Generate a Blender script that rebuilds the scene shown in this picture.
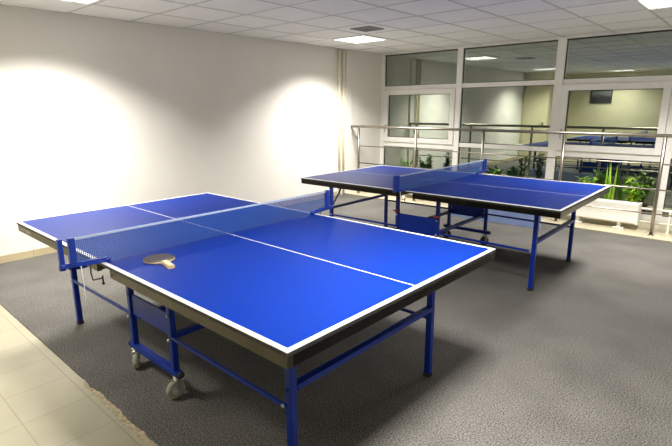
import bpy, bmesh, math, random
from mathutils import Vector, Matrix
random.seed(7)
PI = math.pi
for o in list(bpy.data.objects): bpy.data.objects.remove(o)
scene = bpy.context.scene
C = scene.collection

# ------------------------------------------------------------ camera
CAM = (2.408, -1.682, 1.508); YAW = 2.3044; PITCH = 0.2348; ROLL = -0.0044; FPX = 481.5
cd = bpy.data.cameras.new('camera'); cam = bpy.data.objects.new('camera', cd); C.objects.link(cam)
cy, sy = math.cos(YAW), math.sin(YAW); cp, sp = math.cos(PITCH), math.sin(PITCH)
fw = Vector((cy*cp, sy*cp, -sp)); rt = Vector((sy, -cy, 0)); up = rt.cross(fw)
cr, sr = math.cos(ROLL), math.sin(ROLL)
r2 = rt*cr + up*sr; u2 = up*cr - rt*sr
m = Matrix((r2, u2, -fw)).transposed().to_4x4(); m.translation = Vector(CAM)
cam.matrix_world = m
cd.sensor_fit = 'HORIZONTAL'; cd.sensor_width = 36; cd.lens = 36*FPX/672; cd.clip_start = .02
scene.camera = cam
# ------------------------------------------------------------ world, exposure
w = bpy.data.worlds.new('night'); scene.world = w; w.use_nodes = True
w.node_tree.nodes['Background'].inputs[0].default_value = (.02, .03, .05, 1)
w.node_tree.nodes['Background'].inputs[1].default_value = .3
vs = scene.view_settings
vs.view_transform = 'Standard'; vs.look = 'None'; vs.gamma = 1; vs.use_curve_mapping = False
vs.exposure = 1.02
LAMP_W = 42.0; LAMP_SPREAD = math.radians(125); LAMP_COL = (1.0, .965, .90)
H = 2.46; XL = -3.2; XR = 3.1; YB = -2.6; YW = 5.87; STUB_X = -2.45; STUB_Y = -.97
LAMPS = [(-2.22, 3.98), (-2.22, .08), (1.56, 3.98), (1.56, .08), (-.96, -1.87)]
G0X, G0Y = -2.52, 3.655     # a crossing of the ceiling grid, pitch .6
for i, (x, y) in enumerate(LAMPS):
    ld = bpy.data.lights.new('troffer_light', 'AREA'); ld.shape = 'SQUARE'; ld.size = .5
    ld.energy = LAMP_W*(.5 if y < -1 else 1); ld.spread = LAMP_SPREAD; ld.color = LAMP_COL
    lo = bpy.data.objects.new('troffer_light', ld); C.objects.link(lo); lo.location = (x, y, H-.012)

# ------------------------------------------------------------ materials
def mat(name, col, rough=.5, metal=0, spec=.5, coat=0, emis=None, estr=0):
    m = bpy.data.materials.new(name); m.use_nodes = True
    b = m.node_tree.nodes['Principled BSDF']
    b.inputs['Base Color'].default_value = (*col, 1); b.inputs['Roughness'].default_value = rough
    b.inputs['Metallic'].default_value = metal; b.inputs['Specular IOR Level'].default_value = spec
    b.inputs['Coat Weight'].default_value = coat
    if emis: b.inputs['Emission Color'].default_value = (*emis, 1); b.inputs['Emission Strength'].default_value = estr
    return m
def nd(m, t, **k):
    n = m.node_tree.nodes.new(t)
    for a, v in k.items(): setattr(n, a, v)
    return n
def lk(m, a, b): m.node_tree.links.new(a, b)
def noisy(m, scale, c1, c2, detail=4, bump=0, lo=.35, hi=.65, bscale=None, dist=.002):
    b = m.node_tree.nodes['Principled BSDF']
    tc = nd(m, 'ShaderNodeTexCoord'); n = nd(m, 'ShaderNodeTexNoise')
    n.inputs['Scale'].default_value = scale; n.inputs['Detail'].default_value = detail
    r = nd(m, 'ShaderNodeValToRGB'); r.color_ramp.elements[0].position = lo; r.color_ramp.elements[1].position = hi
    r.color_ramp.elements[0].color = (*c1, 1); r.color_ramp.elements[1].color = (*c2, 1)
    lk(m, tc.outputs['Object'], n.inputs['Vector']); lk(m, n.outputs['Fac'], r.inputs['Fac']); lk(m, r.outputs['Color'], b.inputs['Base Color'])
    if bump:
        n2 = nd(m, 'ShaderNodeTexNoise'); n2.inputs['Scale'].default_value = bscale or scale
        lk(m, tc.outputs['Object'], n2.inputs['Vector'])
        bp = nd(m, 'ShaderNodeBump'); bp.inputs['Strength'].default_value = bump; bp.inputs['Distance'].default_value = dist
        lk(m, n2.outputs['Fac'], bp.inputs['Height']); lk(m, bp.outputs['Normal'], b.inputs['Normal'])
    return m
def tiled(name, c1, c2, grout, px, py, off, mort, rough, bump=.3, axes='XY', mot=.25):
    m = mat(name, c1, rough); b = m.node_tree.nodes['Principled BSDF']
    tc = nd(m, 'ShaderNodeTexCoord'); mp = nd(m, 'ShaderNodeMapping'); mp.vector_type = 'POINT'
    src = tc.outputs['Object']
    if axes != 'XY':
        s = nd(m, 'ShaderNodeSeparateXYZ'); c = nd(m, 'ShaderNodeCombineXYZ'); lk(m, src, s.inputs[0])
        for i, a in enumerate(axes): lk(m, s.outputs[a], c.inputs[i])
        src = c.outputs[0]
    mp.inputs['Location'].default_value = (-off[0], -off[1], 0)
    br = nd(m, 'ShaderNodeTexBrick'); br.offset = 0; br.squash = 1
    br.inputs['Color1'].default_value = (*c1, 1); br.inputs['Color2'].default_value = (*c2, 1); br.inputs['Mortar'].default_value = (*grout, 1)
    br.inputs['Scale'].default_value = 1; br.inputs['Brick Width'].default_value = px; br.inputs['Row Height'].default_value = py
    br.inputs['Mortar Size'].default_value = mort; br.inputs['Mortar Smooth'].default_value = .2
    lk(m, src, mp.inputs[0]); lk(m, mp.outputs[0], br.inputs['Vector'])
    n = nd(m, 'ShaderNodeTexNoise'); n.inputs['Scale'].default_value = 5; n.inputs['Detail'].default_value = 5
    lk(m, tc.outputs['Object'], n.inputs['Vector'])
    mx = nd(m, 'ShaderNodeMix', data_type='RGBA', blend_type='MULTIPLY'); mx.inputs['Factor'].default_value = mot
    lk(m, br.outputs['Color'], mx.inputs['A']); lk(m, n.outputs['Fac'], mx.inputs['B']); lk(m, mx.outputs['Result'], b.inputs['Base Color'])
    bp = nd(m, 'ShaderNodeBump'); bp.invert = True; bp.inputs['Strength'].default_value = bump; bp.inputs['Distance'].default_value = .002
    lk(m, br.outputs['Fac'], bp.inputs['Height']); lk(m, bp.outputs['Normal'], b.inputs['Normal'])
    return m

M = {}
M['wall'] = noisy(mat('white_wall_paint', (.8, .78, .72), .75, spec=.3), 1.5, (.84, .81, .76), (.87, .845, .79), bump=.15, bscale=60)
M['wall_y'] = noisy(mat('pale_yellow_wall_paint', (.7, .66, .42), .7, spec=.3), 1.5, (.72, .68, .48), (.76, .72, .51), bump=.15, bscale=60)
M['door'] = noisy(mat('pale_yellow_door', (.6, .55, .35), .5), 3, (.56, .52, .33), (.60, .56, .36))
M['ceil'] = tiled('suspended_ceiling_tiles', (.93, .93, .94), (.89, .89, .91), (.6, .6, .61), .63, .65, (G0X, G0Y), .010, .8, .6, mot=.06)
M['floor'] = tiled('cream_floor_tiles', (.38, .355, .255), (.36, .335, .24), (.28, .25, .18), .312, .312, (-.765, -.862), .0035, .28)
M['skirt'] = tiled('cream_skirting_tiles', (.66, .56, .36), (.62, .53, .34), (.42, .36, .24), .312, 1, (.1, -.5), .003, .35, axes='YZ')
M['plinth'] = tiled('cream_plinth_tiles', (.64, .57, .40), (.60, .53, .37), (.36, .32, .22), .312, .312, (-.765, 4.77), .0035, .35)
M['carpet'] = mat('grey_carpet', (.11, .105, .11), .95, spec=.15)
def carpet(m):
    b = m.node_tree.nodes['Principled BSDF']; tc = nd(m, 'ShaderNodeTexCoord')
    n = nd(m, 'ShaderNodeTexNoise'); n.inputs['Scale'].default_value = 130; n.inputs['Detail'].default_value = 5
    r = nd(m, 'ShaderNodeValToRGB'); r.color_ramp.elements[0].position = .34; r.color_ramp.elements[1].position = .66
    r.color_ramp.elements[0].color = (.036, .034, .032, 1); r.color_ramp.elements[1].color = (.20, .19, .175, 1)
    n2 = nd(m, 'ShaderNodeTexNoise'); n2.inputs['Scale'].default_value = 2.2; n2.inputs['Detail'].default_value = 6
    r2_ = nd(m, 'ShaderNodeValToRGB'); r2_.color_ramp.elements[0].color = (.8, .8, .8, 1); r2_.color_ramp.elements[1].color = (1, 1, 1, 1)
    r2_.color_ramp.elements[0].position = .35; r2_.color_ramp.elements[1].position = .6
    mx = nd(m, 'ShaderNodeMix', data_type='RGBA', blend_type='MULTIPLY'); mx.inputs['Factor'].default_value = 1
    for q in (n, n2): lk(m, tc.outputs['Object'], q.inputs['Vector'])
    lk(m, n.outputs['Fac'], r.inputs['Fac']); lk(m, n2.outputs['Fac'], r2_.inputs['Fac'])
    lk(m, r.outputs['Color'], mx.inputs['A']); lk(m, r2_.outputs['Color'], mx.inputs['B']); lk(m, mx.outputs['Result'], b.inputs['Base Color'])
    bp = nd(m, 'ShaderNodeBump'); bp.inputs['Strength'].default_value = .5; bp.inputs['Distance'].default_value = .004
    lk(m, n.outputs['Fac'], bp.inputs['Height']); lk(m, bp.outputs['Normal'], b.inputs['Normal'])
carpet(M['carpet'])
M['glue'] = noisy(mat('dried_carpet_glue', (.4, .34, .22), .9), 40, (.22, .18, .11), (.42, .36, .24))
M['blue_top'] = noisy(mat('blue_playing_surface', (.003, .06, .62), .42, spec=.12), 30, (.0001, .0205, .215), (.0001, .022, .23), bump=.05, bscale=300)
M['white_line'] = noisy(mat('white_line_paint', (.85, .86, .88), .4), 40, (.82, .83, .86), (.88, .88, .9))
M['apron'] = noisy(mat('dark_steel_apron_tile_sheen', (.15, .14, .11), .27, metal=1), 8, (.06, .054, .04), (.078, .07, .052))  # dark steel with the floor tiles' tan reflection put into its colour
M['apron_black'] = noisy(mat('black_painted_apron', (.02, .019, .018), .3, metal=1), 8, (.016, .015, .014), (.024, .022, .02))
M['apron_sheen'] = noisy(mat('grazing_sheen_apron', (.13, .125, .11), .3, metal=1), 8, (.12, .115, .10), (.16, .15, .135))  # end apron lightened to grey: grazing reflection painted into the colour
M['under'] = noisy(mat('dark_underside_board', (.02, .02, .022), .7), 8, (.015, .015, .017), (.028, .028, .03))
M['frame'] = noisy(mat('blue_powder_coated_steel', (.004, .03, .27), .35, spec=.25), 20, (.001, .018, .2), (.0015, .022, .25))
M['netpost'] = noisy(mat('blue_plastic_post', (.004, .045, .42), .4), 20, (.003, .027, .26), (.004, .034, .33))
M['black'] = noisy(mat('black_plastic', (.012, .012, .013), .5), 20, (.01, .01, .011), (.016, .016, .017))
M['chrome'] = noisy(mat('brushed_steel', (.55, .53, .49), .28, metal=1), 60, (.50, .48, .44), (.6, .58, .54))
M['rail'] = noisy(mat('stainless_rail', (.55, .5, .44), .34, metal=1), 60, (.27, .245, .21), (.34, .31, .27))
M['tyre'] = noisy(mat('grey_castor_rubber', (.16, .17, .14), .6), 30, (.2, .21, .165), (.28, .29, .24))
M['hubm'] = noisy(mat('grey_castor_hub', (.4, .41, .36), .5), 30, (.34, .35, .3), (.44, .45, .4))
M['red'] = noisy(mat('red_plastic', (.3, .02, .02), .4), 30, (.22, .012, .012), (.3, .02, .02))
M['pvc'] = noisy(mat('white_window_profile', (.78, .76, .74), .35), 6, (.87, .855, .83), (.91, .895, .87))
M['gasket'] = noisy(mat('black_rubber_gasket', (.02, .022, .02), .6), 30, (.015, .017, .015), (.03, .03, .03))
M['radi'] = noisy(mat('white_radiator_enamel', (.86, .84, .76), .4), 10, (.83, .81, .74), (.88, .86, .78))
M['pipe'] = noisy(mat('cream_pipe_paint', (.72, .64, .42), .45), 10, (.80, .74, .52), (.86, .80, .60))
M['pot'] = noisy(mat('terracotta_brown_pot', (.22, .1, .05), .7), 20, (.18, .08, .04), (.28, .13, .07))
M['soil'] = noisy(mat('potting_soil', (.03, .02, .012), .95), 80, (.02, .013, .008), (.06, .04, .025))
M['leaf'] = noisy(mat('mid_green_leaf', (.06, .2, .02), .5), 18, (.06, .22, .01), (.15, .38, .03))
M['leaf2'] = noisy(mat('bright_green_leaf', (.2, .45, .04), .5), 18, (.24, .48, .02), (.42, .68, .06))
M['leaf3'] = noisy(mat('dark_green_leaf', (.03, .09, .02), .5), 18, (.02, .065, .012), (.05, .13, .025))
M['stem'] = noisy(mat('plant_stem', (.12, .1, .05), .7), 30, (.09, .07, .035), (.16, .13, .06))
M['flower'] = noisy(mat('orange_yellow_bloom', (.8, .4, .04), .6), 20, (.75, .25, .03), (.85, .6, .08))
M['wood'] = noisy(mat('pale_paddle_wood', (.62, .48, .28), .45), 25, (.55, .42, .23), (.68, .54, .33))
M['tape'] = noisy(mat('pale_blue_net_tape', (.4, .48, .65), .8), 40, (.36, .43, .58), (.42, .5, .66))
M['rubber'] = noisy(mat('dark_paddle_rubber', (.045, .035, .03), .45), 120, (.035, .028, .024), (.06, .048, .04))
M['barrier'] = noisy(mat('pale_blue_vinyl', (.2, .32, .62), .5), 6, (.24, .33, .62), (.28, .37, .68))
M['vent'] = noisy(mat('grey_vent_metal', (.22, .22, .24), .5), 20, (.2, .2, .22), (.26, .26, .28))
M['trof'] = mat('white_louvre', (.85, .85, .85), .3); noisy(M['trof'], 5, (.8, .8, .8), (.88, .88, .88))
M['grid'] = noisy(mat('grey_ceiling_bar', (.4, .4, .4), .5), 9, (.55, .55, .55), (.62, .62, .62))
M['tube'] = mat('fluorescent_glow', (1, 1, 1), .5, emis=(1, .97, .9), estr=4)
M['refl'] = mat('lit_reflector', (.9, .9, .9), .3, emis=(1, .97, .92), estr=.7)
M['picf'] = noisy(mat('dark_picture_frame', (.05, .05, .05), .5), 20, (.04, .04, .04), (.07, .07, .07))
def picture():
    m = mat('grey_landscape_print', (.3, .3, .3), .5); b = m.node_tree.nodes['Principled BSDF']
    tc = nd(m, 'ShaderNodeTexCoord'); s = nd(m, 'ShaderNodeSeparateXYZ'); n = nd(m, 'ShaderNodeTexNoise'); n.inputs['Scale'].default_value = 6
    a = nd(m, 'ShaderNodeMath', operation='MULTIPLY_ADD'); a.inputs[1].default_value = .15
    r = nd(m, 'ShaderNodeValToRGB'); r.color_ramp.elements[0].color = (.04, .04, .045, 1); r.color_ramp.elements[1].color = (.35, .36, .38, 1)
    r.color_ramp.elements[0].position = .05; r.color_ramp.elements[1].position = .2
    lk(m, tc.outputs['Object'], s.inputs[0]); lk(m, tc.outputs['Object'], n.inputs['Vector']); lk(m, n.outputs['Fac'], a.inputs[0]); lk(m, s.outputs['Z'], a.inputs[2])
    lk(m, a.outputs[0], r.inputs['Fac']); lk(m, r.outputs['Color'], b.inputs['Base Color'])
    return m
M['print'] = picture()
def glass():
    m = bpy.data.materials.new('reflective_night_glass'); m.use_nodes = True; t = m.node_tree
    for n in list(t.nodes): t.nodes.remove(n)
    o = nd(m, 'ShaderNodeOutputMaterial'); mx = nd(m, 'ShaderNodeMixShader'); tr = nd(m, 'ShaderNodeBsdfTransparent'); gl = nd(m, 'ShaderNodeBsdfGlossy')
    tr.inputs['Color'].default_value = (.62, .68, .64, 1); gl.inputs['Color'].default_value = (.90, .96, .86, 1); gl.inputs['Roughness'].default_value = .004
    mx.inputs[0].default_value = .37
    lk(m, tr.outputs[0], mx.inputs[1]); lk(m, gl.outputs[0], mx.inputs[2]); lk(m, mx.outputs[0], o.inputs['Surface'])
    return m
M['glass'] = glass()
def netmat():
    m = bpy.data.materials.new('dark_blue_net_mesh'); m.use_nodes = True
    b = m.node_tree.nodes['Principled BSDF']; b.inputs['Base Color'].default_value = (.02, .09, .36, 1); b.inputs['Roughness'].default_value = .7
    tc = nd(m, 'ShaderNodeTexCoord'); s = nd(m, 'ShaderNodeSeparateXYZ'); lk(m, tc.outputs['Object'], s.inputs[0])
    outs = []
    for ax in ('Y', 'Z'):
        f = nd(m, 'ShaderNodeMath', operation='MULTIPLY'); f.inputs[1].default_value = 1/.0085
        g = nd(m, 'ShaderNodeMath', operation='FRACT'); h = nd(m, 'ShaderNodeMath', operation='LESS_THAN'); h.inputs[1].default_value = .27
        lk(m, s.outputs[ax], f.inputs[0]); lk(m, f.outputs[0], g.inputs[0]); lk(m, g.outputs[0], h.inputs[0]); outs.append(h)
    mx = nd(m, 'ShaderNodeMath', operation='MAXIMUM'); lk(m, outs[0].outputs[0], mx.inputs[0]); lk(m, outs[1].outputs[0], mx.inputs[1])
    lk(m, mx.outputs[0], b.inputs['Alpha'])
    return m
M['net'] = netmat()

# ------------------------------------------------------------ mesh helpers
class MB:
    def __init__(s): s.bm = bmesh.new()
    def _merge(s, b, mi, smooth=False):
        for f in b.faces: f.material_index = mi; f.smooth = smooth
        me = bpy.data.meshes.new('t'); b.to_mesh(me); b.free(); s.bm.from_mesh(me); bpy.data.meshes.remove(me); return s
    def box(s, a, c, bev=0, mi=0, mtx=None):
        b = bmesh.new(); bmesh.ops.create_cube(b, size=1)
        for v in b.verts: v.co = Vector([(a[i]+c[i])/2 + v.co[i]*(c[i]-a[i]) for i in range(3)])
        if bev: bmesh.ops.bevel(b, geom=b.edges[:], offset=bev, segments=2, affect='EDGES', profile=.6)
        if mtx: b.transform(mtx)
        return s._merge(b, mi)
    def tube(s, p, q, r, seg=12, mi=0, r1=None, sq=False):
        p, q = Vector(p), Vector(q); d = q-p
        b = bmesh.new()
        if sq:
            bmesh.ops.create_cube(b, size=1)
            for v in b.verts: v.co = Vector((v.co.x*2*r, v.co.y*2*(r1 or r), v.co.z*d.length))
            bmesh.ops.bevel(b, geom=b.edges[:], offset=min(r, r1 or r)*.3, segments=2, affect='EDGES', profile=.6)
        else: bmesh.ops.create_cone(b, cap_ends=True, segments=seg, radius1=r, radius2=r if r1 is None else r1, depth=d.length)
        up_ = Vector((0, 1, 0)) if abs(d.normalized().y) < .9 else Vector((1, 0, 0))
        z = d.normalized(); x = up_.cross(z).normalized(); y = z.cross(x)
        b.transform(Matrix.Translation((p+q)/2) @ Matrix((x, y, z)).transposed().to_4x4())
        return s._merge(b, mi, not sq)
    def path(s, pts, r, seg=10, mi=0):
        pts = [Vector(p) for p in pts]
        b = bmesh.new(); rings = []
        for i, p in enumerate(pts):
            t = (pts[min(i+1, len(pts)-1)] - pts[max(i-1, 0)]).normalized()
            a = Vector((0, 0, 1)) if abs(t.z) < .8 else Vector((1, 0, 0))
            x = a.cross(t).normalized(); y = t.cross(x)
            rings.append([b.verts.new(p + x*math.cos(2*PI*k/seg)*r + y*math.sin(2*PI*k/seg)*r) for k in range(seg)])
        for A, B in zip(rings, rings[1:]):
            for k in range(seg): b.faces.new((A[k], A[(k+1) % seg], B[(k+1) % seg], B[k]))
        b.faces.new(rings[0][::-1]); b.faces.new(rings[-1])
        return s._merge(b, mi, True)
    def prism(s, poly, z0, z1, mi=0, bev=0):
        b = bmesh.new(); A = [b.verts.new((x, y, z0)) for x, y in poly]; B = [b.verts.new((x, y, z1)) for x, y in poly]; n = len(poly)
        b.faces.new(A[::-1]); b.faces.new(B)
        for k in range(n): b.faces.new((A[k], A[(k+1) % n], B[(k+1) % n], B[k]))
        bmesh.ops.recalc_face_normals(b, faces=b.faces[:])
        if bev: bmesh.ops.bevel(b, geom=[e for e in b.edges if abs(e.verts[0].co.z-e.verts[1].co.z) < 1e-6], offset=bev, segments=2, affect='EDGES')
        return s._merge(b, mi)
    def lathe(s, prof, c=(0, 0, 0), seg=24, mi=0):
        b = bmesh.new(); rings = [[b.verts.new((c[0]+r*math.cos(2*PI*k/seg), c[1]+r*math.sin(2*PI*k/seg), c[2]+z)) for k in range(seg)] for r, z in prof]
        for A, B in zip(rings, rings[1:]):
            for k in range(seg): b.faces.new((A[k], A[(k+1) % seg], B[(k+1) % seg], B[k]))
        b.faces.new(rings[0][::-1]); b.faces.new(rings[-1]); bmesh.ops.recalc_face_normals(b, faces=b.faces[:])
        return s._merge(b, mi, True)
    def xf(s, mtx): s.bm.transform(mtx); return s
    def build(s, name, mats, parent=None, loc=None):
        me = bpy.data.meshes.new(name); s.bm.to_mesh(me); s.bm.free()
        for q in (mats if isinstance(mats, list) else [mats]): me.materials.append(M[q])
        o = bpy.data.objects.new(name, me); C.objects.link(o)
        if parent: o.parent = parent
        if loc: o.location = loc
        return o
def tag(o, label, cat, group=None, kind=None):
    o['label'] = label
    if cat: o['category'] = cat
    if group: o['group'] = group
    if kind: o['kind'] = kind
    return o
def thing(name, label, cat, loc=(0, 0, 0), rz=0, group=None):
    o = bpy.data.objects.new(name, None); C.objects.link(o); o.location = loc; o.rotation_euler = (0, 0, rz); o.empty_display_size = .1
    return tag(o, label, cat, group)
def struct(o, label=None, cat=None):
    o['kind'] = 'structure'
    if label: o['label'] = label
    if cat: o['category'] = cat
    return o

# ------------------------------------------------------------ room shell
T = .12
struct(MB().box((XL-T, YB-T, -.12), (XR+T, YW+T, -.006)).build('floor', 'floor'), 'cream square tiled floor showing beside the grey carpet', 'floor')
# carpet with a worn, slightly ragged front edge
edge = []
x = XL; rr = random.Random(3)
while x < XR:
    base = -.812
    if x > -.35: base += .004 + .008*math.sin(x*19)*math.sin(x*7.3) + rr.uniform(-.004, .005)
    edge.append((x, base)); x += .02 if -.4 < x < 1.2 else .2
edge.append((XR, -.81))
poly = edge + [(XR, 4.77), (XL, 4.77)]
struct(MB().prism(poly, -.006, 0).build('floor', 'carpet'), 'grey speckled carpet under the two table tennis tables', 'carpet')
g = MB(); rr = random.Random(5); up_e = []; lo_e = []
x = -.30
while x < .75:
    c = -.822 + .006*math.sin(x*23)*math.sin(x*7.3); wd = .012*max(.15, math.sin((x+.30)/1.05*PI)) + rr.uniform(0, .007)
    up_e.append((x, c+.02)); lo_e.append((x, c-wd)); x += .018
g.prism(up_e + lo_e[::-1], -.0058, -.0035)
struct(g.build('floor', 'glue'), 'ragged line of dried glue along the worn carpet edge', 'glue')
struct(MB().box((XL, 4.77, -.006), (XR, YW, .018), .003).build('floor', 'plinth'), 'raised cream tiled strip below the windows', 'floor')
struct(MB().box((XL-T, YB-T, H), (XR+T, YW+T, H+.1)).build('ceiling', 'ceil'), 'white suspended tile ceiling', 'ceiling')
# thin metal grid of the suspended ceiling
gm = MB()  # thin T-bars
k = -12
xs = [G0X+.63*i for i in range(-2, 12) if XL < G0X+.63*i < XR]; ys = [G0Y+.65*i for i in range(-12, 5) if YB < G0Y+.65*i < YW]
for x in xs: gm.box((x-.011, YB, H-.004), (x+.011, YW, H+.001))
for y in ys: gm.box((XL, y-.011, H-.0035), (XR, y+.011, H+.001))
struct(gm.build('trim_1', 'grid'), 'pale metal grid of the suspended ceiling', 'ceiling grid')
struct(MB().box((XL-T, STUB_Y, -.1), (XL, YW+T, H)).build('wall_left', 'wall'), 'long white left wall', 'wall')
struct(MB().box((XL-T, STUB_Y-T, -.1), (STUB_X, STUB_Y, H)).build('wall_back_left', 'wall_y'), 'short pale yellow wall at the corner', 'wall')
struct(MB().box((STUB_X-T, YB-T, -.1), (STUB_X, STUB_Y-T, H)).build('wall_back_side', 'wall_y'), 'pale yellow return wall', 'wall')
struct(MB().box((STUB_X, YB-T, -.1), (XR, YB, H)).build('wall_back', 'wall_y'), 'pale yellow back wall', 'wall')
struct(MB().box((XR, YB-T, -.1), (XR+T, YW+T, H)).build('wall_right', 'wall'), 'white right wall', 'wall')  # unseen wall, placed close in to bounce side light
struct(MB().box((XL, STUB_Y, -.006), (XL+.012, 4.56, .078), .003).build('baseboard_left', 'skirt'), 'cream tiled skirting along the left wall', 'skirting')
# pilaster and two painted heating pipes in the left wall's corner
struct(MB().box((XL, 4.79, -.006), (XL+.03, 4.93, H), .004).build('trim_2', 'wall'), 'narrow white wall pilaster', 'trim')
for yy, n in ((4.60, 'thin cream riser pipe on the left wall, nearer the table'), (4.71, 'thin cream riser pipe on the left wall, nearer the window')):
    b = MB().tube((XL+.03, yy, -.006), (XL+.03, yy, H), .019, 14)
    rp = tag(b.build('riser_pipe', 'pipe'), n, 'pipe', None)
    for zz in (.5, 1.7): MB().box((XL, yy-.014, zz-.01), (XL+.03, yy+.014, zz+.01)).build('pipe_clip', 'pipe', rp)
# back door (seen in the glass)
d = struct(MB().box((-3.12, STUB_Y, 0), (-2.50, STUB_Y+.03, 2.05), .004).build('door_1', 'door'), 'pale yellow door in the corner', 'door')
b = MB()
for a, c in (((-3.17, STUB_Y, 0), (-3.12, STUB_Y+.045, 2.1)), ((-2.50, STUB_Y, 0), (-2.455, STUB_Y+.045, 2.1)), ((-3.17, STUB_Y, 2.05), (-2.455, STUB_Y+.045, 2.1))): b.box(a, c, .003)
b.build('door_frame', 'door', d)
b = MB().tube((-2.58, STUB_Y+.03, 1.03), (-2.58, STUB_Y+.08, 1.03), .01).tube((-2.58, STUB_Y+.08, 1.03), (-2.70, STUB_Y+.08, 1.03), .009); b.box((-2.6, STUB_Y+.03, .93), (-2.56, STUB_Y+.036, 1.08), .002)
b.build('door_handle', 'black', d)

# ------------------------------------------------------------ glazed wall
MULL = [(-3.2, -3.12), (-1.655, -1.555), (-.09, .03), (1.35, 1.45), (3.0, 3.1)]
ZT0, ZT1 = 1.82, 1.89       # upper transom
b = MB()
for a, c in MULL: b.box((a, YW-.06, .018), (c, YW+.07, H), .004)
b.box((XL, YW-.05, .018), (XR, YW+.06, .09), .003); b.box((XL, YW-.05, H-.035), (XR, YW+.06, H), .003)
struct(b.build('trim_3', 'pvc'), 'white uprights of the glazed wall', 'window frame')
b = MB().box((XL, YW-.056, H-.04), (XR, YW-.05, H-.026))
struct(b.build('trim_4', 'gasket'), 'thin dark seal line between glazing and ceiling', 'trim')
wlab = ['left bay of the glazed wall with a white opening sash', 'middle bay of the glazed wall with fixed panes', 'right bay of the glazed wall with a wide white opening sash', 'bay of the glazed wall past the right edge', 'last bay of the glazed wall by the right wall']
def rect_frame(b, x0, x1, z0, z1, y0, y1, t, bev=.004):
    b.box((x0, y0, z0), (x0+t, y1, z1), bev); b.box((x1-t, y0, z0), (x1, y1, z1), bev)
    b.box((x0+t, y0, z1-t), (x1-t, y1, z1), bev); b.box((x0+t, y0, z0), (x1-t, y1, z0+t), bev)
def gask(b, x0, x1, z0, z1, y, t=.008):
    rect_frame(b, x0-.001, x1+.001, z0-.001, z1+.001, y-.004, y+.004, t, 0)
for i in range(4):
    x0, x1 = MULL[i][1], MULL[i+1][0]
    sash = i in (0, 2)
    zl0, zl1 = (.80, .885) if sash else (.855, .925)
    b = MB().box((x0, YW-.045, ZT0), (x1, YW+.05, ZT1), .004).box((x0, YW-.045, zl0), (x1, YW+.05, zl1), .004)
    wn = struct(b.build('window_%d' % (i+1), 'pvc'), wlab[i], 'window')
    wn['category'] = 'window'
    gk = MB()
    panes = [(x0, x1, ZT1, H-.035), (x0, x1, .09, zl0)]
    if sash:
        s = MB(); rect_frame(s, x0+.004, x1-.004, zl1+.003, ZT0-.003, YW-.075, YW+.02, .085)
        so = s.build('sash', 'pvc', wn)
        hx = x0+.05
        h = MB().box((hx-.014, YW-.083, 1.13), (hx+.014, YW-.075, 1.20), .003).box((hx-.009, YW-.105, 1.155), (hx+.009, YW-.083, 1.175), .003).box((hx-.009, YW-.11, 1.06), (hx+.009, YW-.098, 1.175), .003)
        h.build('window_handle', 'chrome', so)
        panes.append((x0+.089, x1-.089, zl1+.088, ZT0-.088))
    else: panes.append((x0, x1, zl1, ZT0))
    for (a, c, z0, z1) in panes:
        gask(gk, a, c, z0, z1, YW-.032)
        MB().box((a, YW-.023, z0), (c, YW-.017, z1)).build('glass_pane', 'glass', wn)
    gk.build('gasket', 'gasket', wn)

# ------------------------------------------------------------ railing
RY = 4.92
rl = thing('metal_railing', 'stainless steel railing with four horizontal bars in front of the windows', 'railing', (0, RY, .018))
MB().path([(XL+.01, 0, 1.172), (-3.15, 0, 1.172), (3.05, 0, 1.165)], .02, 14).build('handrail', 'rail', rl)
for z in (.842, .547, .262): MB().tube((-3.0, 0, z), (3.05, 0, z), .0085, 10).build('rail_bar', 'rail', rl)
for x in (-3.0, -1.83, -.70, .40, 1.485, 2.59):
    po = MB().tube((x, 0, 0), (x, 0, 1.15), .019, 14).build('post', 'rail', rl)
    MB().lathe([(.034, 0), (.034, .004), (.024, .010), (.020, .014)], (x, 0, 0)).build('base_flange', 'rail', po)
MB().tube((-3.17, 0, 1.155), (-3.0, 0, .93), .013, 10).build('wall_brace', 'rail', rl)

# ------------------------------------------------------------ radiators
def radiator(x0, x1, label):
    t = thing('convector_radiator', label, 'radiator', ((x0+x1)/2, 5.14, .018), 0, 'low white radiators below the windows')
    L = (x1-x0)/2
    b = MB().box((-L, -.085, .085), (L, .085, .325), .008)
    b.box((-L-.006, -.09, .075), (-L+.012, .09, .332), .004).box((L-.012, -.09, .075), (L+.006, .09, .332), .004)
    body = b.build('body', 'radi', t)
    b = MB(); n = int(2*L/.03)
    for k in range(n): b.box((-L+.02+k*(2*L-.04)/n, -.07, .3255), (-L+.02+k*(2*L-.04)/n+.014, .07, .3275))
    b.build('top_grille', 'radi', body)
    b = MB(); b.box((-L, -.089, .245), (L, -.084, .25), .001); b.build('panel_lip', 'radi', body)
    for x in (-L*.55, L*.55):
        MB().box((x-.02, -.05, .0), (x+.02, .05, .086), .004).box((x-.06, -.08, 0), (x+.06, .07, .012), .003).build('foot', 'radi', t)
    return t
radiator(.42, 1.30, 'low white radiator on the tiled strip right of the far table')
radiator(-1.15, -.27, 'low white radiator below the middle window, behind the far table')
radiator(-2.85, -1.95, 'low white radiator below the left window, in the far corner')
b = MB()
for z in (.29, .13): b.tube((1.32, 5.14, z), (3.05, 5.14, z), .014, 12)
for x in (1.62, 2.7): b.box((x-.012, 5.11, .018), (x+.012, 5.17, .3), .003)
tag(b.build('heating_pipe', 'radi'), 'pair of white heating pipes running right from the radiator', 'pipe')

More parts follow.
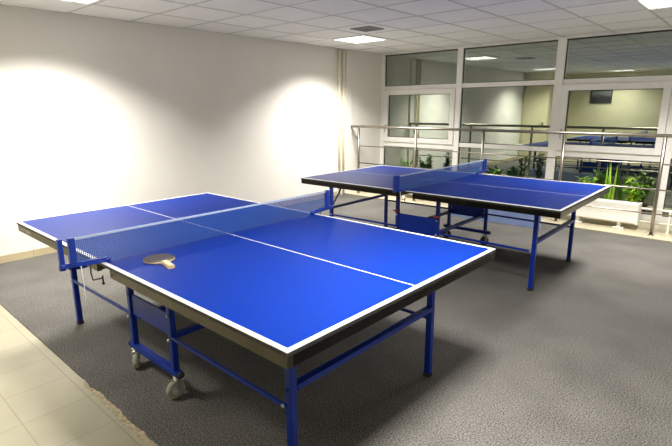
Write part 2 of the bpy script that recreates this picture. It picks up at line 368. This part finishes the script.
# ------------------------------------------------------------ table tennis tables
def square(b, p, q, r=.0175, r1=None): return b.tube(p, q, r, sq=True, r1=r1)
def castor(t, x, y, yaw, braked, tyre='tyre', hub='hubm'):
    c = MB().tube((x, y, .105), (x, y, .13), .022, 14)
    R = Matrix.Translation((x, y, 0)) @ Matrix.Rotation(yaw, 4, 'Z')
    c2 = MB().box((-.03, -.021, .10), (.03, .021, .108), .002)
    for s in (-1, 1):
        c2.box((-.018, s*.019-.002, .045), (.012, s*.019+.002, .104), .001)
    c2.tube((-.012, -.024, .052), (-.012, .024, .052), .006)
    if braked: c2.box((.012, -.02, .085), (.052, .02, .092), .003)
    c2.xf(R); me = bpy.data.meshes.new('t'); c2.bm.to_mesh(me); c.bm.from_mesh(me)
    o = c.build('castor', 'chrome', t)
    wv = MB(); prof = [(.020, -.016), (.044, -.016), (.0505, -.010), (.052, 0), (.0505, .010), (.044, .016), (.020, .016)]
    wv.lathe(prof, seg=28); wv.xf(R @ Matrix.Translation((-.012, 0, .052)) @ Matrix.Rotation(PI/2, 4, 'X'))
    wl = wv.build('wheel', tyre, o)
    hb = MB().lathe([(.0, -.0175), (.026, -.0175), (.026, .0175), (.0, .0175)], seg=20); hb.xf(R @ Matrix.Translation((-.012, 0, .052)) @ Matrix.Rotation(PI/2, 4, 'X'))
    bmesh.ops.remove_doubles(hb.bm, verts=hb.bm.verts[:], dist=1e-5)
    me = bpy.data.meshes.new('t'); hb.bm.to_mesh(me); me.materials.append(M['hubm'])
    nv = bmesh.new(); nv.from_mesh(wl.data)
    for f in hb.bm.faces: f.material_index = 1
    hb.bm.to_mesh(me); nv.from_mesh(me); nv.to_mesh(wl.data); nv.free(); wl.data.materials.append(M[hub])
    return o
def tt_table(label, loc, rz, plate_z, knobs, castor_yaws, aprons):
    t = thing('table_tennis_table', label, 'table tennis table', loc, rz, None)
    zt, hy, hx = .76, .7625, 1.37
    for s in (-1, 1):
        # half top: blue field with white side lines, end line and centre line
        def X(a, c): return (min(s*a, s*c), max(s*a, s*c))
        b = MB(); z0 = zt-.018
        x0, x1 = X(.003, hx-.02); b.box((x0, -hy+.02, z0), (x1, -.0025, zt)); b.box((x0, .0025, z0), (x1, hy-.02, zt))
        b.box((x0, -.0025, z0), (x1, .0025, zt), mi=1)
        x0, x1 = X(.003, hx)
        for q in (-1, 1): b.box((x0, min(q*hy, q*(hy-.02)), zt-.004), (x1, max(q*hy, q*(hy-.02)), zt), mi=1); b.box((x0, min(q*hy, q*(hy-.02)), z0), (x1, max(q*hy, q*(hy-.02)), zt-.004), mi=2)
        xa, xb = X(hx-.02, hx); b.box((xa, -hy+.02, zt-.004), (xb, hy-.02, zt), mi=1); b.box((xa, -hy+.02, z0), (xb, hy-.02, zt-.004), mi=2)
        top = b.build('tabletop', ['blue_top', 'white_line', 'under'], t)
        # apron frame under each half
        b = MB(); xa, xb = X(.075, hx-.004)
        for q in (-1, 1): b.box((xa, min(q*(hy-.004), q*(hy-.03)), .695), (xb, max(q*(hy-.004), q*(hy-.03)), z0-.0005), .003)
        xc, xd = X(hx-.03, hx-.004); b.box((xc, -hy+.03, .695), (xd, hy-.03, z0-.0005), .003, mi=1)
        xc, xd = X(.075, .10); b.box((xc, -hy+.03, .70), (xd, hy-.03, z0-.0005), .003)
        b.box((X(.1, hx-.03)[0], -.015, .705), (X(.1, hx-.03)[1], .015, z0-.0005), .003)
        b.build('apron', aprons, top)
        # end legs
        xl, yl = s*1.123, .529
        for q in (-1, 1):
            b = MB(); square(b, (xl, q*yl, .012), (xl, q*yl, .742), .0175)
            b.box((xl-.03, q*yl-.03, .70), (xl+.03, q*yl+.03, .7415), .004)
            lg = b.build('leg', 'frame', t)
            MB().box((xl-.02, q*yl-.02, 0), (xl+.02, q*yl+.02, .025), .005).build('foot_cap', 'black', lg)
            MB().tube((xl-s*.02, q*(yl+.02), .345), (xl-s*.02, q*(yl+.032), .345), .009, 10).build('bolt', 'chrome', lg)
            MB().tube((xl, q*(yl+.017), .42), (xl, q*(yl+.027), .42), .008, 6).build('bolt', 'frame', lg)
            # folding strut running from the leg to the wheeled carriage
            b = MB(); square(b, (s*.235, q*(yl+.022), .352), (xl-s*.01, q*(yl+.022), .345), .009, .006)
            b.build('strut', 'frame', t)
            if s < 0: MB().tube((xl, q*(yl-.012), .43), (-.96, q*(yl-.012), .70), .008, 10).build('brace', 'frame', t)
        b = MB(); square(b, (xl, -yl+.018, .42), (xl, yl-.018, .42), .013, .02); b.build('crossbar', 'frame', t)
    # wheeled carriage in the middle
    for q in (-1, 1):
        y = q*.54
        b = MB()
        for s in (-1, 1): square(b, (s*.225, y, .14), (s*.225, y, .725), .0165)
        square(b, (-.27, y, .145), (.27, y, .145), .0165, .02)
        for s in (-1, 1): b.box((s*.225-.03, y-.03, .70), (s*.225+.03, y+.03, .7415), .003)
        square(b, (-.225, y, .715), (.225, y, .715), .012, .015)
        cf = b.build('carriage_frame', 'frame', t)
        MB().box((-.2, y-.006, plate_z[0]), (.2, y+.006, plate_z[1]), .003).build('side_panel', 'frame', cf)
        for s in (-1, 1):
            MB().tube((s*.225, y+q*.017, .335), (s*.225, y+q*.03, .335), .009, 8).build('bolt', 'chrome', cf)
            MB().tube((s*.225, y+q*.017, .47), (s*.225, y+q*.024, .47), .007, 8).build('bolt', 'chrome', cf)
            b = MB().lathe([(.018, 0), (.02, .01), (.014, .018)]); 
            b.xf(Matrix.Translation((s*.27, y, .145)) @ Matrix.Rotation(s*PI/2, 4, 'Y')); b.build('end_cap', 'black', cf)
            if knobs and q == -1:
                k = MB().tube((s*.225-.035, y-.026, .512), (s*.225+.04, y-.026, .508), .007, 10).tube((s*.225, y-.038, .51), (s*.225, y-.0165, .51), .014, 12)
                kn = k.build('latch_knob', 'red', t); kn['label'] = 'red plastic latch knob'
    for s in (-1, 1):
        b = MB(); square(b, (s*.19, -.53, .335), (s*.19, .53, .335), .015, .018); b.build('carriage_beam', 'frame', t)
    i = 0
    for s in (-1, 1):
        for q in (-1, 1): castor(t, s*.235, q*.54, castor_yaws[i], i % 2, 'black' if knobs else 'tyre', 'under' if knobs else 'hubm'); i += 1  # farther table's castors use dark materials, backlit shade put into the colour
    return t
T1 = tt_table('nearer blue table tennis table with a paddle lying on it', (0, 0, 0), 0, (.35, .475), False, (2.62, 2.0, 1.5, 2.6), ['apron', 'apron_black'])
T2P = (-.067, 2.772, 0); T2R = .01376
T2 = tt_table('farther blue table tennis table beside the railing, nothing lying on it', T2P, T2R, (.30, .485), True, (1.2, .2, 2.0, 1.0), ['apron_black', 'apron_sheen'])
# faded printed mark on the near table's apron
b = MB(); rr = random.Random(2)
for k in range(9):
    x = -1.33 + k*.026
    b.box((x, -.7592, .708), (x+.006, -.7585, .732)); b.box((x, -.7592, .708+rr.choice([0, .010, .019])), (x+.017, -.7585, .713+rr.choice([0, .010, .018])))
mk = b.build('printed_mark', 'hubm', [c for c in T1.children if c.name.startswith('tabletop')][0]); mk['label'] = 'faded pale lettering on the apron'

def tt_net(label, loc, rz):
    t = thing('table_tennis_net', label, 'net', loc, rz, None)
    Z = .7605
    MB().box((-.0015, -.875, Z+.004), (.0015, .875, Z+.142)).build('net_mesh', 'net', t)
    MB().box((-.004, -.875, Z+.140), (.004, .875, Z+.151), .001).build('net_tape', 'tape', t)
    for q in (-1, 1):
        def Y(a, c): return (min(q*a, q*c), max(q*a, q*c))
        b = MB(); y0, y1 = Y(.929, .951); b.box((-.012, y0, .775), (.012, y1, .918), .004)
        y0, y1 = Y(.874, .905); b.box((-.012, y0, .775), (.012, y1, .915), .004)
        b.tube((0, q*.955, .784), (0, q*.74, .772), .012, sq=True, r1=.008)
        b.tube((0, q*.94, .766), (0, q*.94, .796), .015, 16)
        b.tube((0, q*.735, .7605), (0, q*.735, .782), .017, 16)
        po = b.build('net_post', 'netpost', t)
        c = MB(); c.path([(0, q*.815, .772), (0, q*.818, .72), (0, q*.812, .682), (0, q*.765, .680)], .004, 8)
        c.tube((0, q*.765, .650), (0, q*.765, .694), .004, 10).tube((0, q*.765, .648), (0, q*.765, .655), .008, 12)
        c.build('clamp_screw', 'black', po)
    MB().path([(.01, -.862, .77), (.016, -.862, .70), (.014, -.862, .62), (.02, -.862, .575)], .0018, 6).build('tension_cord', 'white_line', t)
    return t
tt_net('blue net clamped across the nearer table, beside the paddle', (0, 0, 0), 0)
tt_net('blue net clamped across the farther table', T2P, T2R)

# ------------------------------------------------------------ paddle
pd = thing('table_tennis_paddle', 'table tennis paddle with dark rubber and pale wooden handle on near table', 'paddle', (.175, -.548, .7605), math.radians(-10))
def blade(r, n=40):
    pts = []
    for k in range(n):
        a = 2*PI*k/n; x = .080*math.cos(a); y = .076*math.sin(a)
        pts.append((x, y))
    return pts
b = MB(); pts = [p for p in blade(1) if not (p[0] > .07 and abs(p[1]) < .03)]
b.prism(blade(1), .0022, .0085, bev=.001)
b.prism([(.07, -.028), (.105, -.014), (.105, .014), (.07, .028)], .0022, .0085)
bl = b.build('blade', 'wood', pd)
def rub(): return [(x*.985, y*.985) if x < .062 else (.062, y*.985) for x, y in blade(1)]
MB().prism(rub(), .0087, .0105).build('rubber', 'rubber', bl)
MB().prism(rub(), 0, .0020).build('rubber', 'rubber', bl)
b = MB()
b.prism([(.078, -.014), (.10, -.0135), (.165, -.0165), (.178, -.017), (.178, .017), (.165, .0165), (.10, .0135), (.078, .014)], .0087, .0185, bev=.003)
b.prism([(.085, -.0135), (.178, -.0165), (.178, .0165), (.085, .0135)], .0003, .0021)
b.prism([(.10, -.0135), (.165, -.0160), (.178, -.0165), (.178, .0165), (.165, .016), (.10, .0135)], .002, .0087)
b.build('handle', 'wood', pd)

# ------------------------------------------------------------ pale blue panel behind the far table
bt = thing('low_blue_panel', 'low pale blue panel standing on the carpet behind the farther table', 'panel', (-.25, 4.43, 0), math.radians(1))
MB().box((-.62, -.008, .0), (.62, .008, .40), .004).build('panel_sheet', 'barrier', bt)
for x in (-.5, .5): MB().box((x-.015, .008, 0), (x+.015, .09, .016), .004).build('panel_foot', 'barrier', bt)

# ------------------------------------------------------------ plants
def leaf(b, base, az, tilt, L, W, curl, mi=0, n=6):
    bm = bmesh.new(); pos = Vector(base); ang = tilt; d2 = Vector((math.cos(az), math.sin(az), 0)); side = Vector((-math.sin(az), math.cos(az), 0))
    rows = []
    for k in range(n+1):
        t = k/n; wd = W*math.sin(PI*min(1, .12+.88*t)**.8)*.5 if k < n else .0008
        nrm = d2*(-math.sin(ang)) + Vector((0, 0, 1))*math.cos(ang)
        rows.append([bm.verts.new(pos - side*wd + nrm*wd*.25), bm.verts.new(pos), bm.verts.new(pos + side*wd + nrm*wd*.25)])
        pos = pos + (d2*math.cos(ang) + Vector((0, 0, 1))*math.sin(ang))*L/n; ang -= curl/n
    for A, B in zip(rows, rows[1:]):
        for j in range(2): bm.faces.new((A[j], A[j+1], B[j+1], B[j]))
    b._merge(bm, mi, True)
def pot_plant(x, y, h, kind, label, pr=.09, ph=.15, seed=1):
    rr = random.Random(seed)
    t = thing('potted_plant', label, 'plant', (x, y, .018), 0, 'potted plants between the radiators and the glass')
    p = MB().lathe([(pr*.7, 0), (pr*.72, .005), (pr*.95, ph*.82), (pr*1.05, ph*.82), (pr*1.05, ph), (pr*.93, ph), (pr*.9, ph*.9), (pr*.88, ph*.88)], seg=24)
    po = p.build('pot', 'pot', t)
    MB().lathe([(pr*.87, ph*.86), (pr*.87, ph*.90), (pr*.3, ph*.93)], seg=20).build('soil', 'soil', t)
    b = MB(); s = MB(); z0 = ph*.88
    if kind == 'sansevieria':
        for k in range(7):
            a = rr.uniform(0, 2*PI); r = rr.uniform(0, pr*.7)
            leaf(b, (r*math.cos(a), r*math.sin(a), z0), a, rr.uniform(1.35, 1.55), (h-z0)*rr.uniform(.45, 1), .045, rr.uniform(-.1, .15), n=8)
        b.build('foliage', 'leaf2', t)
    else:
        ns = {'bushy': 16, 'spider': 0, 'cane': 4, 'bright': 14}[kind]
        lm = {'bushy': 'leaf', 'spider': 'leaf', 'cane': 'leaf3', 'bright': 'leaf2'}[kind]
        if kind == 'spider':
            for k in range(46): leaf(b, (rr.uniform(-.02, .02), rr.uniform(-.02, .02), z0), rr.uniform(0, 2*PI), rr.uniform(.8, 1.45), (h-z0)*rr.uniform(.9, 1.5), .02, rr.uniform(1., 2.2), n=7)
        for k in range(ns):
            a = rr.uniform(0, 2*PI); lean = rr.uniform(.02, .32) if kind != 'cane' else rr.uniform(.0, .1)
            hh = (h-z0)*rr.uniform(.55, .95); top = Vector((math.cos(a)*hh*lean, math.sin(a)*hh*lean, z0+hh))
            bs = Vector((math.cos(a)*.02, math.sin(a)*.02, z0-.01)); s.path([bs, bs.lerp(top, .5)+Vector((0, 0, .01)), top], .004, 6)
            for j in range(13 if kind != 'cane' else 22):
                q = bs.lerp(top, rr.uniform(.25, 1) if kind != 'cane' else rr.uniform(.35, 1))
                leaf(b, q, rr.uniform(0, 2*PI), rr.uniform(.1, 1.1), rr.uniform(.07, .13), rr.uniform(.028, .05), rr.uniform(.3, 1.2), n=5)
        if ns: s.build('stem', 'stem', t)
        b.build('foliage', lm, t)
        if kind == 'bright':
            f = MB()
            for k in range(5):
                c = Vector((rr.uniform(-.11, .11), rr.uniform(-.13, -.04), rr.uniform(.3, .42)))
                f = MB()
            for j in range(6): leaf(f, c, j*PI/3, .5, .028, .02, .3, n=3)
            f.build('flower', 'flower', t)
    return t
PY = 5.52
pot_plant(.56, PY-.02, .60, 'bright', 'bright green leafy potted plant behind the radiator, nearest the far table', seed=2)
pot_plant(.86, PY, .82, 'sansevieria', 'potted plant with tall upright bright green blades behind the radiator', seed=4)
pot_plant(1.13, PY, .60, 'bright', 'bright bushy potted plant with orange blooms behind the right end of the radiator', seed=6)
pot_plant(-.32, PY, .80, 'cane', 'dark green upright potted plant left of the middle window upright', seed=10)
pot_plant(-.72, PY, .58, 'bushy', 'low bushy potted plant behind the far end of the net', seed=12)
pot_plant(-1.08, PY, .52, 'bushy', 'smallest bushy potted plant behind the far table, left of the net post', seed=14)
pot_plant(-1.95, PY, .74, 'cane', 'dark green potted plant in front of the left window', seed=18)
pot_plant(-2.42, PY, .60, 'bushy', 'small green potted plant nearest the far corner of the room', seed=20)

# ------------------------------------------------------------ ceiling lights and vent
def troffer(x, y, label):
    t = thing('ceiling_light', label, 'ceiling light', (x, y, H), 0, 'square louvred ceiling lights')
    b = MB(); rect_frame(b, -.298, .298, -.298, .298, 0, 1, .018, 0)
    for v in b.bm.verts: v.co = Vector((v.co.x, v.co.z, -.010+v.co.y*.0095))
    b.build('housing_frame', 'trof', t)
    MB().box((-.28, -.28, -.0026), (.28, .28, -.0006)).build('reflector', 'refl', t)
    for k in range(4):
        yy = -.21+.14*k; MB().box((-.27, yy-.016, -.0060), (.27, yy+.016, -.0030)).build('fluorescent_tube', 'tube', t)
    b = MB()
    for k in range(1, 8): b.box((-.28+.07*k-.0025, -.28, -.0115), (-.28+.07*k+.0025, .28, -.0065))
    for k in range(0, 5): b.box((-.28, -.28+.14*k-.006, -.0115), (.28, -.28+.14*k+.006, -.0065))
    b.build('louvre', 'trof', t)
    return t
LL = ['square louvred ceiling light near the far left corner', 'square louvred ceiling light near the left wall, cut by the top edge', 'square louvred ceiling light at the top right corner of the view', 'square louvred ceiling light above the near right end of the nearer table', 'square louvred ceiling light close to the yellow back wall, seen only in the glass']
for (x, y), l in zip(LAMPS, LL): troffer(x, y, l)
v = thing('ceiling_vent', 'small square grey air vent beside the far left ceiling light', 'air vent', (-1.55, 3.3, H), 0)
b = MB()
rect_frame(b, -.15, .15, -.15, .15, 0, 1, .022, 0)
for q in b.bm.verts: q.co = Vector((q.co.x, q.co.z, -.010+q.co.y*.0095))
b.build('vent_frame', 'vent', v)
MB().box((-.138, -.138, -.0035), (.138, .138, -.0006)).build('duct_opening', 'black', v)
for k, r in enumerate((.115, .083, .05)):
    b = MB(); rect_frame(b, -r, r, -r, r, 0, 1, .018, 0)
    for q in b.bm.verts: q.co = Vector((q.co.x, q.co.z, -.0095+k*.0005+q.co.y*.006))
    b.build('vane', 'vent', v)

# ------------------------------------------------------------ picture on the back wall (seen in the glass)
pc = thing('framed_picture', 'small dark grey framed picture on the yellow wall, reflected in right window', 'picture', (-1.55, YB, 1.79))
b = MB(); rect_frame(b, -.29, .29, -.19, .19, .001, .025, .03, .003); b.build('picture_frame', 'picf', pc)
MB().box((-.262, .003, -.162), (.262, .010, .162)).build('picture_print', 'print', pc)
